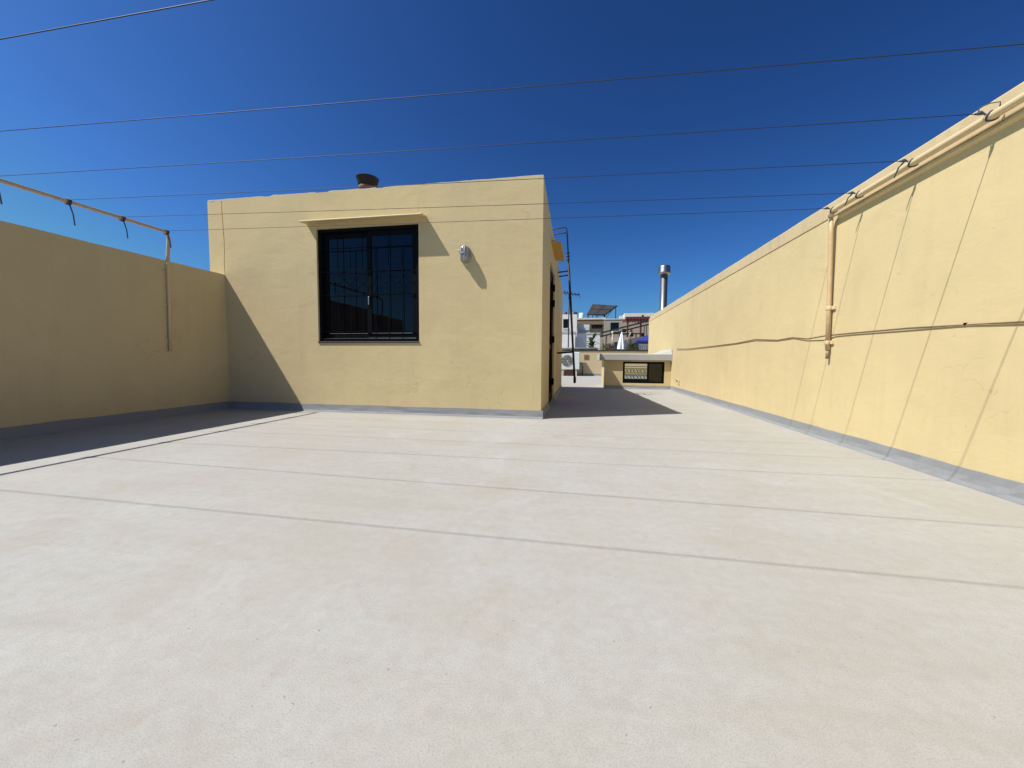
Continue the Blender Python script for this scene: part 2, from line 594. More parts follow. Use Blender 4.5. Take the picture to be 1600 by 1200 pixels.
def wig(z):
    return 0.016 * nz(z * 2.2, 4.4) + 0.006 * nz(z * 11.0, 1.4)


xs = [XL + 0.10] + [XL + 0.10 + (WX0 - XL - 0.10) * i / 8 for i in range(1, 8)] + [WX0]
xs += [WX0 + (WX1 - WX0) * i / 8 for i in range(1, 9)] + [WX1 + (XB - WX1) * i / 8 for i in range(1, 9)]
i0, i1 = xs.index(WX0), xs.index(WX1)
zc = [0, WZ0, WZ1, HB]
topf = lambda a: HB - 0.012 + 0.005 * nz(a * 2.7, 8) + 0.004 * nz(a * 9.0, 2)
fw = panel('x', xs, zc, {(i, 1) for i in range(i0, i1)}, Y0, Y0 + T, topf)
# strip with the ragged joint where the room was built onto the wall
zs = [0, 0.7, 1.4, HL] + [HL + 0.008 + (HB - 0.02 - HL) * i / 24 for i in range(25)]
xe = XL + 0.10
for k in range(len(zs) - 1):
    za, zb = zs[k], zs[k + 1]
    xa = XL + (wig(za) + 0.004 if za > HL else 0.0)
    xb = XL + (wig(zb) + 0.004 if zb > HL else 0.0)
    fw.hexa([(xa, Y0, za), (xe, Y0, za), (xe, Y0 + T, za), (xa, Y0 + T, za)], [(xb, Y0, zb), (xe, Y0, zb), (xe, Y0 + T, zb), (xb, Y0 + T, zb)])
front = fw.build('front_wall', 'yellow', room)
pm = MB()
zs = [HL - 1.2] + [HL + (HB - 0.02 - HL) * i / 24 for i in range(25)]
for k in range(len(zs) - 1):
    za, zb = zs[k], zs[k + 1]
    xa = XL - 0.012 + wig(za) * (1 if za >= HL else 0)
    xb = XL - 0.012 + wig(zb) * (1 if zb >= HL else 0)
    pm.hexa([(XO, Y0 + 0.004, za), (xa, Y0 + 0.004, za), (xa, Y0 + T, za), (XO, Y0 + T, za)],
            [(XO, Y0 + 0.004, zb), (xb, Y0 + 0.004, zb), (xb, Y0 + T, zb), (XO, Y0 + T, zb)])
pm.build('corner_pier', 'yellow', room)
# right wall of the room with its doorway
DY0, DY1, DZ1 = 6.52, 7.72, 2.46
ysr = [Y0 + T + 0.0005] + [Y0 + T + (DY0 - Y0 - T) * i / 4 for i in range(1, 4)] + [DY0, (DY0 + DY1) / 2, DY1] + [DY1 + (YB - DY1) * i / 8 for i in range(1, 9)]
d0, d1 = ysr.index(DY0), ysr.index(DY1)
panel('y', ysr, [0, DZ1, 3], {(i, 0) for i in range(d0, d1)}, XB, XB - T, lambda a: roof_z(a) - 0.01 + 0.006 * nz(a * 3, 5)).build('side_wall', 'yellow', room)
panel('y', [Y0 + T, YB], [0, 3], set(), XO, XO + T, lambda a: roof_z(a) - 0.012).build('side_wall', 'yellow', room)
panel('x', [XO + T, XB - T], [0, roof_z(YB) - 0.012], set(), YB - T, YB).build('back_wall', 'yellow', room)
MB().hexa([(XO + T, Y0 + T, HB - 0.42), (XB - T, Y0 + T, HB - 0.42), (XB - T, YB - T, roof_z(YB) - 0.30), (XO + T, YB - T, roof_z(YB) - 0.30)],
          [(XO + T, Y0 + T, HB - 0.16), (XB - T, Y0 + T, HB - 0.16), (XB - T, YB - T, roof_z(YB) - 0.06), (XO + T, YB - T, roof_z(YB) - 0.06)]).build('roof', 'cement', room)
# inner lining, so the room behind the glass is a dim room
MB().box(XO + T + 0.01, XB - T - 0.01, Y0 + 2.6, Y0 + 2.7, 0.0, 2.6).build('inner_wall', 'room_dark', room)
# ragged cement along the top edge
cm = MB()
n = 150
rows = []
for i in range(n + 1):
    x = XO + 0.01 + (XB - 0.005 - XO - 0.01) * i / n
    zt = HB + 0.004 + 0.007 * nz(x * 6, 1) + 0.008 * max(0, nz(x * 2.1, 5)) - (0.012 if nz(x * 3.3, 77) > 0.28 else 0)
    yf = Y0 + 0.004 + 0.006 * nz(x * 8, 3)
    rows.append([(x, yf, HB - 0.028), (x, yf, zt - 0.004), (x, yf + 0.03, zt), (x, Y0 + T, zt), (x, Y0 + T, HB - 0.028)])
k = 5
cm.add([p for r in rows for p in r], [(i * k + j, (i + 1) * k + j, (i + 1) * k + (j + 1) % k, i * k + (j + 1) % k) for i in range(n) for j in range(k)])
cm.add(rows[0], [tuple(range(k))]).add(rows[-1], [tuple(reversed(range(k)))])
cm.build('parapet_cap', 'cement', room)
skirting((XL + 0.03, Y0), (XB + 0.03, Y0), (0, -1), SK, seed=8.8).build('skirting', 'skirt', room)
skirting((XB, Y0), (XB, DY0 - 0.03), (1, 0), SK, seed=2.8).build('skirting', 'skirt', room)
skirting((XB, DY1 + 0.03), (XB, YB), (1, 0), SK, seed=4.8).build('skirting', 'skirt', room)

# window: outer frame, two sliding sashes, panes, sill
win = frame_rect(MB(), 'x', WX0 + 0.002, WX1 - 0.002, WZ0 + 0.012, WZ1 - 0.002, 0.045, Y0 + 0.030, Y0 + 0.150).build('window', 'black_frame', room, 0.003)
MB().box(WX0 - 0.004, WX1 + 0.004, Y0 - 0.014, Y0 + 0.15, WZ0 - 0.012, WZ0 + 0.010).build('sill', 'sill_metal', win, 0.004)
xm = -3.075
for (a0, a1, y) in ((WX0 + 0.050, xm + 0.045, Y0 + 0.098), (xm - 0.035, WX1 - 0.050, Y0 + 0.052)):
    frame_rect(MB(), 'x', a0, a1, WZ0 + 0.060, WZ1 - 0.050, 0.070, y, y + 0.034).build('sash', 'black_frame', win, 0.003)
    MB().box(a0 + 0.066, a1 - 0.066, y + 0.014, y + 0.020, WZ0 + 0.126, WZ1 - 0.116).build('pane', 'pane', win)
    MB().box(a0 + 0.072, a1 - 0.072, y - 0.005, y + 0.004, WZ0 + 0.1305, WZ0 + 0.137).build('glazing_bead', 'alu', win)
    MB().box(a0 + 0.02, a1 - 0.02, y - 0.012, y + 0.006, WZ0 + 0.058, WZ0 + 0.064).build('track', 'alu', win)
MB().box(xm - 0.016, xm - 0.002, Y0 + 0.038, Y0 + 0.052, 1.60, 1.72).build('latch', 'alu', win, 0.003)
# thin iron grille set just in front of the sashes
g = MB()
gy = Y0 + 0.034
gxs = [atY(px, 440, Y0).x for px in (526.0, 545.5, 564.5, 584.5, 605.5, 626.5)]
for i, x in enumerate(gxs):
    g.box(x - 0.0035, x + 0.0035, gy, gy + 0.007, WZ0 + 0.055, (WZ1 - 0.046) if i in (0, 2, 4) else WZ1 - 0.29)
for z, t in ((WZ0 + 0.16, 0.006), (WZ0 + 0.70, 0.004), (WZ0 + 1.04, 0.004), (WZ1 - 0.29, 0.008)):
    g.box(WX0 + 0.046, WX1 - 0.046, gy - 0.003, gy + 0.010, z, z + t)
for i in range(7):
    cx = gxs[0] - 0.10 + i * 0.205
    for cz in (WZ0 + 0.79, WZ0 + 0.955):
        g.tube([(cx + 0.075 * math.cos(t * math.pi / 8), gy + 0.004, cz + 0.078 * math.sin(t * math.pi / 8)) for t in range(16)], 0.0024, 5, closed=True)
g.build('window_grille', 'iron', room)
# canopy over the window
MB().hexa([(-4.045, Y0 - 0.165, 2.772), (-2.160, Y0 - 0.165, 2.772), (-2.160, Y0 + 0.02, 2.790), (-4.045, Y0 + 0.02, 2.790)],
          [(-4.045, Y0 - 0.165, 2.790), (-2.160, Y0 - 0.165, 2.790), (-2.160, Y0 + 0.02, 2.812), (-4.045, Y0 + 0.02, 2.812)]).build('window_canopy', 'canopy_yellow', room, 0.005)
# door in the right wall
dr = frame_rect(MB(), 'y', DY0 + 0.003, DY1 - 0.003, 0.012, DZ1 - 0.003, 0.06, XB - 0.09, XB - 0.03).build('door', 'black_frame', room, 0.003)
frame_rect(MB(), 'y', DY0 + 0.066, DY1 - 0.066, 0.078, DZ1 - 0.066, 0.09, XB - 0.08, XB - 0.045).build('door_leaf', 'black_frame', dr, 0.003)
MB().box(XB - 0.066, XB - 0.058, DY0 + 0.15, DY1 - 0.15, 0.16, DZ1 - 0.15).build('pane', 'pane', dr)
MB().box(XB - 0.075, XB - 0.048, DY0 + 0.15, DY1 - 0.15, 1.02, 1.10).build('mid_rail', 'black_frame', dr)
for z in (0.32, 1.15, 1.85, 2.15):
    MB().box(XB - 0.03, XB + 0.010, DY1 - 0.085, DY1 - 0.045, z, z + 0.13).build('hinge', 'iron', dr, 0.004)
MB().hexa([(XB - 0.02, 6.66, 2.800), (XB + 0.175, 6.66, 2.765), (XB + 0.185, 7.72, 2.735), (XB - 0.02, 7.72, 2.760)],
          [(XB - 0.02, 6.66, 2.850), (XB + 0.175, 6.66, 2.800), (XB + 0.185, 7.72, 2.770), (XB - 0.02, 7.72, 2.810)]).build('door_canopy', 'canopy_ochre', room, 0.006)


# ------------------------------------------------------------------ bulkhead lamp
def stadium(mb, cx, cz, layers, n=12):
    """Loft of upright stadium outlines; layers = (y, half_width, half_height)."""
    rings = []
    for y, hw, hh in layers:
        s = max(hh - hw, 0.0)
        ring = [(cx + hw * math.cos(math.pi * k / n), y, cz + s + hw * math.sin(math.pi * k / n)) for k in range(n + 1)]
        ring += [(cx - hw * math.cos(math.pi * k / n), y, cz - s - hw * math.sin(math.pi * k / n)) for k in range(n + 1)]
        rings.append(ring)
    k = len(rings[0])
    mb.add([p for r in rings for p in r], [(i * k + j, i * k + (j + 1) % k, (i + 1) * k + (j + 1) % k, (i + 1) * k + j) for i in range(len(rings) - 1) for j in range(k)], True)
    mb.add(rings[-1], [tuple(range(k))])
    return mb


LX, LZ = -1.590, 2.25
lamp = thing('wall_lamp', (LX, Y0, LZ), 'grey caged bulkhead lamp on the yellow room wall', 'lamp')
stadium(MB(), LX, LZ, [(Y0 - 0.001, 0.072, 0.120), (Y0 - 0.030, 0.072, 0.120), (Y0 - 0.038, 0.066, 0.114)]).build('base', 'lampmetal', lamp)
stadium(MB(), LX, LZ, [(Y0 - 0.036, 0.058, 0.106), (Y0 - 0.085, 0.056, 0.104), (Y0 - 0.112, 0.044, 0.094), (Y0 - 0.124, 0.022, 0.070)]).build('glass_globe', plain('ribbed_lamp_glass', (0.32, 0.34, 0.34), 0.15, 0.3, 0.35, 60), lamp)
cg = MB()
cg.tube([(LX + hw * math.cos(a), Y0 - 0.070, LZ + (0.052 if math.sin(a) > 0 else -0.052) + hw * math.sin(a)) for hw in (0.056,) for a in [2 * math.pi * k / 24 + 0.01 for k in range(24)]], 0.005, 6, closed=True)
for sx in (-0.024, 0.024):
    cg.tube([(LX + sx, Y0 - 0.036, LZ - 0.104), (LX + sx, Y0 - 0.10, LZ - 0.098), (LX + sx, Y0 - 0.128, LZ - 0.06), (LX + sx, Y0 - 0.130, LZ + 0.06), (LX + sx, Y0 - 0.10, LZ + 0.098), (LX + sx, Y0 - 0.036, LZ + 0.104)], 0.005, 6)
cg.tube([(LX - 0.058, Y0 - 0.036, LZ), (LX - 0.054, Y0 - 0.10, LZ), (LX - 0.03, Y0 - 0.131, LZ), (LX + 0.03, Y0 - 0.131, LZ), (LX + 0.054, Y0 - 0.10, LZ), (LX + 0.058, Y0 - 0.036, LZ)], 0.005, 6)
cg.build('cage', 'lampmetal', lamp)
for sx in (-1, 1):
    MB().box(LX + sx * 0.066 - 0.012, LX + sx * 0.066 + 0.012, Y0 - 0.022, Y0, LZ - 0.03, LZ - 0.01).build('lug', 'lampmetal', lamp)
MB().tube([(LX - 0.06, Y0 - 0.014, LZ + 0.03), (LX - 0.085, Y0 - 0.018, LZ + 0.055), (LX - 0.105, Y0 - 0.012, LZ + 0.075), (LX - 0.112, Y0 + 0.02, LZ + 0.08)], 0.006, 6).build('supply_cable', 'pipe_rust', lamp)

# ------------------------------------------------------------------ vent cowl on the roof
vx, vy = atY(574.5, 285, 5.75).x, 5.75
vent = thing('vent_cowl', (vx, vy, HB - 0.2), 'sooty round metal vent cowl standing on the roof room', 'vent')
MB().lathe(vx, vy, [(0.115, HB - 0.21), (0.115, HB + 0.20), (0.135, HB + 0.205), (0.135, HB + 0.255), (0.11, HB + 0.26)], 20).build('pipe', 'terracotta', vent)
zt = HB + 0.285
hood = MB().lathe(vx, vy, [(0.135, zt - 0.02), (0.150, zt), (0.160, zt + 0.085), (0.172, zt + 0.09), (0.174, zt + 0.105), (0.150, zt + 0.112), (0.05, zt + 0.12)], 28)
hood.v = [Vector((p.x, p.y, p.z - (p.x - vx) * 0.05)) for p in hood.v]
hood.build('hood', 'dark_metal', vent)
for k in range(4):
    a = 0.6 + k * math.pi / 2
    MB().box(vx + 0.12 * math.cos(a) - 0.008, vx + 0.12 * math.cos(a) + 0.008, vy + 0.12 * math.sin(a) - 0.008, vy + 0.12 * math.sin(a) + 0.008, HB + 0.25, zt + 0.02).build('strut', 'dark_metal', vent)

# ------------------------------------------------------------------ clothesline frames
BX, BZ = XL + 0.062, 2.462
PYL = 4.355
lf = thing('clothesline_frame', (BX, PYL, 0.9), 'weathered pipe clothesline pole rising above the shaded wall', 'clothesline pole')
MB().tube([(XL + 0.022, PYL - 0.012, 0.885), (XL + 0.024, PYL, 1.5), (XL + 0.034, PYL, 2.10), (XL + 0.035, PYL, 2.13)], 0.0165, 12).build('upright_pipe', 'pipe_paint', lf)
pts = [(XL + 0.034, PYL, 2.08), (XL + 0.040, PYL, 2.16), (BX, PYL, 2.36), (BX, PYL - 0.004, 2.415), (BX, PYL - 0.022, 2.448), (BX, PYL - 0.060, BZ)]
pts += [(BX, y, BZ - 0.006 * (PYL - y) / 3) for y in (4.0, 3.5, 3.0, 2.5, 2.0, 1.5, 1.0, 0.66)]
pts += [(BX, 0.62, BZ - 0.03), (BX, 0.60, BZ - 0.08), (XL + 0.036, 0.60, 1.9), (XL + 0.03, 0.60, 0.9)]
MB().tube(pts, 0.021, 12).build('pipe', 'pipe_grey', lf)
for z in (1.02, 1.52, 1.95):
    c = MB()
    c.box(XL - 0.002, XL + 0.008, PYL - 0.055, PYL + 0.055, z - 0.016, z + 0.016)
    c.tube([(XL + 0.004, PYL - 0.026, z), (XL + 0.030, PYL - 0.024, z), (XL + 0.048, PYL, z), (XL + 0.030, PYL + 0.024, z), (XL + 0.004, PYL + 0.026, z)], 0.005, 6)
    c.build('clamp', 'pipe_paint', lf)

RX, RZ, PYR = XR - 0.062, 2.318, 4.47
rf = thing('clothesline_frame', (RX, PYR, 0.84), 'cream painted pipe clothesline pole along the sunlit wall', 'clothesline pole')
MB().tube([(RX, PYR + 0.004, RZ - 0.055), (RX, PYR - 0.006, RZ - 0.02), (RX, PYR - 0.035, RZ)] + [(RX, y, RZ) for y in (4.2, 3.6, 3.0, 2.4, 1.8, 1.2, 0.6)], 0.025, 12).build('top_pipe', 'pipe_paint', rf)
MB().tube([(XR - 0.030, PYR - 0.008, 0.93), (XR - 0.034, PYR, 1.4), (RX + 0.012, PYR + 0.004, 2.10), (RX, PYR + 0.004, RZ - 0.04)], 0.020, 12).build('upright_pipe', 'pipe_rust', rf)
MB().tube([(XR - 0.030, PYR - 0.009, 0.84), (XR - 0.030, PYR - 0.009, 0.94)], 0.014, 10).build('pipe_stub', 'cable', rf)
for z in (1.355, 1.005):
    c = MB()
    c.tube([(XR - 0.032, PYR, z - 0.02), (XR - 0.032, PYR, z + 0.02)], 0.027, 12)
    c.box(XR - 0.02, XR + 0.004, PYR - 0.06, PYR + 0.06, z - 0.018, z + 0.018)
    c.build('clamp', 'pipe_paint', rf, 0.003)
# bracket ledge of mortar that carries the top pipe
lm = MB()
rows = []
for i in range(61):
    y = 0.6 + (PYR - 0.05 - 0.6) * i / 60
    rows.append([(XR, y, RZ - 0.048), (XR - 0.030 - 0.008 * nz(y * 7, 2), y, RZ - 0.052 + 0.004 * nz(y * 5)), (XR - 0.034 - 0.008 * nz(y * 6, 8), y, RZ - 0.074 + 0.006 * nz(y * 4, 4)), (XR, y, RZ - 0.085)])
lm.add([p for r in rows for p in r], [(i * 4 + j, (i + 1) * 4 + j, (i + 1) * 4 + (j + 1) % 4, i * 4 + (j + 1) % 4) for i in range(60) for j in range(4)])
lm.add(rows[0], [(0, 1, 2, 3)]).add(rows[-1], [(3, 2, 1, 0)])
lm.build('mortar_bed', 'canopy_yellow', rf)

# ------------------------------------------------------------------ washing lines
LINES = [  # left y, right y, label
    (4.33, 4.43, 'washing line tied at the bend of both clothesline poles'),
    (3.83, 4.07, 'washing line second from the bend of the clothesline poles'),
    (3.335, 3.50, 'washing line third from the bend of the clothesline poles'),
    (2.80, 2.93, 'washing line fourth from the bend of the clothesline poles'),
    (2.21, 2.36, 'washing line fifth from the bend of the clothesline poles'),
    (1.64, 1.48, 'washing line sixth from the bend of the clothesline poles'),
    (0.93, 0.88, 'washing line seventh from the bend of the clothesline poles')]
for i, (ya, yb, lab) in enumerate(LINES):
    A = Vector((BX + 0.026, ya, BZ + 0.012))
    B = Vector((RX - 0.075, yb, RZ + 0.018))
    wl = thing('washing_line', B, lab, 'washing line', 'washing lines strung across the roof')
    N = 40
    pts = [A.lerp(B, t / N) + Vector((0, 0, -0.006 * math.sin(math.pi * t / N))) for t in range(N + 1)]
    MB().tube(pts, 0.0027, 6).build('wire', 'wire', wl)
    # twisted turnbuckle end and loop on the right pipe
    k = MB()
    k.tube([B + Vector((-0.015, 0, 0)), B + Vector((0.012, 0, 0.004)), B + Vector((0.034, 0.004, 0))], [0.006, 0.013, 0.006], 8)
    k.tube([Vector((RX + 0.029 * math.cos(a), yb + 0.012 * math.sin(a * 2), RZ + 0.029 * math.sin(a))) for a in [2 * math.pi * j / 14 for j in range(14)]], 0.005, 6, closed=True)
    k.tube([B + Vector((0.03, 0, 0)), Vector((RX - 0.034, yb, RZ + 0.008))], 0.005, 6)
    k.build('knot', 'strap', wl)
    tl = [0.0, 0.09, 0.10, 0.05, 0.06, 0.05, 0.05][i]
    if i == 3:
        MB().tube([B + Vector((0.0, 0, 0.008)), B + Vector((0.015, 0.01, 0.040)), B + Vector((0.05, -0.01, 0.052)), B + Vector((0.085, -0.03, 0.045)), Vector((RX + 0.01, yb - 0.03, RZ + 0.036))], 0.0035, 6).build('loose_end', 'strap', wl)
    elif tl:
        MB().tube([B + Vector((0.02, 0, 0)), B + Vector((0.0, 0.03, -0.035)), B + Vector((-0.008, 0.055, -tl))], [0.006, 0.006, 0.004], 6).build('loose_end', 'strap', wl)
    # knot round the left pipe with its hanging tail
    k = MB()
    for dy in (-0.012, 0.0, 0.012):
        k.tube([Vector((BX + 0.031 * math.cos(a), ya + dy, BZ - 0.004 + 0.031 * math.sin(a))) for a in [2 * math.pi * j / 14 for j in range(14)]], 0.006, 6, closed=True)
    k.build('knot', 'strap', wl)
    if i < 4:
        L = [0.17, 0.20, 0.215, 0.2][i]
        MB().tube([Vector((BX + 0.02, ya, BZ - 0.03)), Vector((BX + 0.03, ya + 0.02, BZ - 0.03 - L * 0.5)), Vector((BX + 0.028, ya + 0.03, BZ - 0.03 - L))], 0.006, 6).build('loose_end', 'strap', wl)

# ------------------------------------------------------------------ cables along the right wall
CAB = [  # photo survey of the two cable runs on the wall face: (px, py)
    [(1600, 502), (1510, 507), (1420, 512), (1330, 520), (1300, 523), (1290, 524), (1262, 529), (1238, 527), (1215, 531), (1180, 530), (1150, 536), (1110, 541), (1075, 545), (1058, 545)],
    [(1600, 506), (1510, 508.5), (1420, 516), (1330, 523), (1306, 525.5), (1290, 531), (1262, 532), (1240, 528.5), (1214, 532.5), (1180, 532), (1150, 537.5), (1110, 542.5), (1075, 546.5), (1058, 546.5)]]
for i, run in enumerate(CAB):
    pts = [at(px, py, 0, XR - 0.0035 - 0.001 * i) for px, py in run]
    pts = [Vector((p.x, 1.0, pts[0].z + (0.02 if i else 0.03))) for p in pts[:1]] + pts
    cb = MB().tube(pts, 0.0034, 6).build('wall_cable', 'cable')
    tag(cb, ['upper of two brown cables running along the sunlit yellow wall', 'lower of two brown cables running along the sunlit yellow wall'][i], 'cable', 'cables along the sunlit wall')
cp = at(1510, 507, 0, XR)
nl = MB().box(XR - 0.014, XR + 0.002, cp.y - 0.005, cp.y + 0.005, cp.z - 0.002, cp.z + 0.011).build('cable_clip', 'iron', bpy.data.objects['wall_cable'])
p = at(1061, 598, 0, XR)
lp = MB().tube([(XR + 0.01, p.y - 0.05, 0.20), (XR - 0.03, p.y - 0.05, 0.21), (XR - 0.03, p.y - 0.05, 0.325), (XR - 0.03, p.y + 0.28, 0.335), (XR + 0.01, p.y + 0.29, 0.335)], 0.014, 8).build('bent_pipe', 'pipe_rust')
tag(lp, 'small rusty bent pipe low on the sunlit yellow wall', 'pipe')

# ------------------------------------------------------------------ low light-well housing at the end
HY, HY1 = 11.46, 13.1
HX0, HX1 = 0.700, XR - 0.003
hs = thing('light_well_housing', ((HX0 + HX1) / 2, HY, 0), 'low yellow light well housing with grey slab roof and small window', 'housing')
a = atY(973.5, 565, HY)
b2 = atY(1037.5, 599.5, HY)
QX0, QX1, QZ0, QZ1 = a.x, b2.x, b2.z, a.z
for (ya, yb) in ((HY, HY + 0.14), (HY1 - 0.14, HY1)):
    panel('x', [HX0, QX0, QX1, HX1], [0, QZ0, QZ1, 0.815], {(1, 1)}, ya, yb).build('wall', 'yellow', hs)
panel('y', [HY + 0.14, HY1 - 0.14], [0, 0.815], set(), HX0, HX0 + 0.14).build('wall', 'yellow', hs)
MB().box(0.555, HX1, HY - 0.10, HY1 + 0.1, 0.817, 1.005).build('roof_slab', 'slab', hs, 0.018, 3)
MB().hexa([(XR - 0.36, HY - 0.02, 1.004), (XR + 0.004, HY - 0.10, 1.004), (XR + 0.004, HY1 + 0.1, 1.004), (XR - 0.36, HY1 + 0.1, 1.004)],
          [(XR - 0.03, HY - 0.02, 1.10), (XR + 0.004, HY - 0.10, 1.14), (XR + 0.004, HY1 + 0.1, 1.14), (XR - 0.03, HY1 + 0.1, 1.10)]).build('flashing', 'slab', hs)
MB().box(XR - 0.012, XR - 0.0035, HY - 0.13, HY + 0.02, 0.78, 1.14).build('flashing', 'slab', hs)
skirting((HX0, HY), (XR - 0.02, HY), (0, -1), 0.105, seed=3.7).build('skirting', 'skirt', hs)
hw = frame_rect(MB(), 'x', QX0 + 0.002, QX1 - 0.002, QZ0 + 0.002, QZ1 - 0.002, 0.055, HY + 0.015, HY + 0.08).build('window', 'black_frame', hs, 0.003)
xq = QX0 + (QX1 - QX0) * 0.60
MB().box(xq, xq + 0.04, HY + 0.02, HY + 0.075, QZ0 + 0.057, QZ1 - 0.057).build('mullion', 'black_frame', hw)
MB().box(xq + 0.04, QX1 - 0.057, HY + 0.045, HY + 0.052, QZ0 + 0.057, QZ1 - 0.057).build('pane', 'dark_pane', hw)
MB().box(QX0 + 0.057, xq, HY + 0.045, HY + 0.052, QZ0 + 0.057, QZ1 - 0.057).build('pane', 'pane_clear', hw)
MB().box(xq + 0.02, QX1 - 0.03, HY + 0.20, HY + 0.23, QZ0 - 0.02, QZ1 + 0.02).build('shutter', 'black_frame', hs)
MB().box(QX0 + 0.003, xq, HY + 0.018, HY + 0.078, QZ0 + 0.057, QZ0 + 0.12).build('bottom_rail', 'black_frame', hw)
g = MB()
gy = HY1 - 0.10
gx0, gx1 = QX0 - 0.02, QX1 + 0.02
for z in (0.20, 0.36, 0.40, 0.56, 0.62, 0.74):
    g.box(gx0, gx1, gy, gy + 0.014, z, z + 0.016)
for zc2 in (0.29, 0.485):
    for i in range(12):
        cx = gx0 + 0.06 + i * 0.105
        g.tube([(cx + 0.05 * math.cos(t * math.pi / 6) * (1 if i % 2 else 0.8), gy, zc2 + 0.062 * math.sin(t * math.pi / 6)) for t in range(12)], 0.009, 5, closed=True)
        g.tube([(cx - 0.05, gy, zc2 - 0.06), (cx + 0.0, gy, zc2), (cx + 0.05, gy, zc2 + 0.06)], 0.008, 5)
g.build('scroll_grille', 'iron', hs)

# ------------------------------------------------------------------ ladder fixed to the room's right wall
LYA, LYB = 8.72, 9.14
ld = thing('roof_ladder', (XB + 0.4, (LYA + LYB) / 2, 0.3), 'dark steel ladder leaning up the side of the roof room', 'ladder')


def lad_x(z):
    return XB + 0.405 - (z - 0.3) * 0.068


for y, ztop in ((LYA, 3.72), (LYB, 3.74)):
    s = MB()
    s.tube([(lad_x(0.33), y, 0.33), (lad_x(2.95), y, 2.95)], 0.021, 8)
    s.tube([(lad_x(2.95), y, 2.95), (lad_x(ztop - 0.03), y, ztop - 0.03), (lad_x(ztop) - 0.03, y, ztop), (XB - 0.12, y, ztop - 0.02), (XB - 0.16, y, ztop - 0.06), (XB - 0.17, y, roof_z(y) - 0.12)], 0.013, 8)
    s.build('stile', 'ladder', ld)
    MB().tube([(lad_x(0.33), y, 0.30), (lad_x(0.33), y, 0.42)], 0.028, 8).build('foot', 'ladder', ld)
    for z in (1.0, 2.78):
        MB().tube([(XB - 0.03, y, z - 0.03), (lad_x(z), y, z)], 0.016, 8).build('bracket', 'ladder', ld)
for j in range(9):
    z = 0.6 + j * 0.285
    MB().tube([(lad_x(z), LYA, z), (lad_x(z), LYB, z)], 0.012, 8).build('rung', 'ladder', ld)
for j in range(3):
    z = 3.02 + j * 0.075
    MB().tube([(lad_x(z) + 0.03 * math.cos(t), LYA + 0.03 * math.sin(t), z) for t in [2 * math.pi * q / 10 for q in range(10)]], 0.012, 6, closed=True).build('wire_wrap', 'ladder', ld)

# ------------------------------------------------------------------ far parapet of the terrace
FY = 20.9
fp = thing('parapet_wall', (1, FY, 0), 'low yellow parapet wall behind the air conditioner', 'wall')
MB().box(-6.2, 6.5, FY, FY + 0.2, 0, 1.33).build('wall', 'yellow_far', fp)
MB().box(-6.22, 6.52, FY - 0.03, FY + 0.23, 1.332, 1.385).build('coping', 'dark_metal', fp, 0.006)
MB().tube([(-6, FY + 0.1, 1.47), (0.9, FY + 0.1, 1.445)], 0.055, 8).build('rail_pipe', 'slab', fp)
for x in (-5.6, -2.5, 0.85):
    MB().box(x - 0.03, x + 0.03, FY + 0.07, FY + 0.13, 1.386, 1.45).build('rail_post', 'slab', fp)
skirting((-6.2, FY), (6.5, FY), (0, -1), 0.12, seed=9.7).build('skirting', 'skirt', fp)
v = atY(916.5, 558, FY)
vg = MB().box(v.x - 0.13, v.x + 0.13, FY - 0.014, FY + 0.01, v.z - 0.13, v.z + 0.13).build('vent_plate', 'cable', fp)
for j in range(5):
    MB().box(v.x - 0.11, v.x + 0.11, FY - 0.022, FY - 0.012, v.z - 0.10 + j * 0.045, v.z - 0.08 + j * 0.045).build('louvre', 'brown', vg)

# ------------------------------------------------------------------ air conditioner
ay0, ay1 = 20.38, 20.74
p0, p1 = atY(874, 550, ay0), atY(905.5, 577.5, ay0)
ax0, ax1, az0, az1 = p0.x, p1.x, p1.z, p0.z
ac = thing('air_conditioner', ((ax0 + ax1) / 2, ay0, 0), 'white outdoor air conditioner unit against the low yellow parapet', 'air conditioner')
MB().box(ax0, ax1, ay0, ay1, az0, az1).build('casing', 'white_enamel', ac, 0.02)
fc = atY(886, 563.5, ay0)
rr = 0.29
ring = MB()
for q in (1.0, 0.78, 0.56, 0.34, 0.14):
    ring.tube([(fc.x + rr * q * math.cos(t), ay0 - 0.012, fc.z + rr * q * math.sin(t)) for t in [2 * math.pi * j / 24 for j in range(24)]], 0.009, 5, closed=True)
for j in range(8):
    t = math.pi * j / 4
    ring.tube([(fc.x, ay0 - 0.014, fc.z), (fc.x + rr * math.cos(t), ay0 - 0.012, fc.z + rr * math.sin(t))], 0.007, 5)
ring.build('fan_guard', 'lampmetal', ac)
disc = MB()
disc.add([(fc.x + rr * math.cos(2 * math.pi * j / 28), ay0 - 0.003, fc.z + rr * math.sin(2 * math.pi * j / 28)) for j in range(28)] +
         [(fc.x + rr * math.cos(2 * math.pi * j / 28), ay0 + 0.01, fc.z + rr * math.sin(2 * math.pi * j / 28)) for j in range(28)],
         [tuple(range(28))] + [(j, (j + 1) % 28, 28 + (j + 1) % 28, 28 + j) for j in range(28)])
disc.build('fan_shade_disc', plain('grey_fan_shadow', (0.16, 0.17, 0.16), 0.7), ac)  # flat grey disc painted as the shade behind the fan guard
MB().box(ax1 - 0.29, ax1 - 0.02, ay0 - 0.008, ay0 + 0.01, az0 + 0.03, az1 - 0.03).build('service_panel', 'white_enamel', ac, 0.004)
for x in (ax0 + 0.12, ax1 - 0.22):
    MB().box(x, x + 0.09, ay0 + 0.03, ay1 - 0.03, 0.0, az0).build('foot', 'cement', ac)
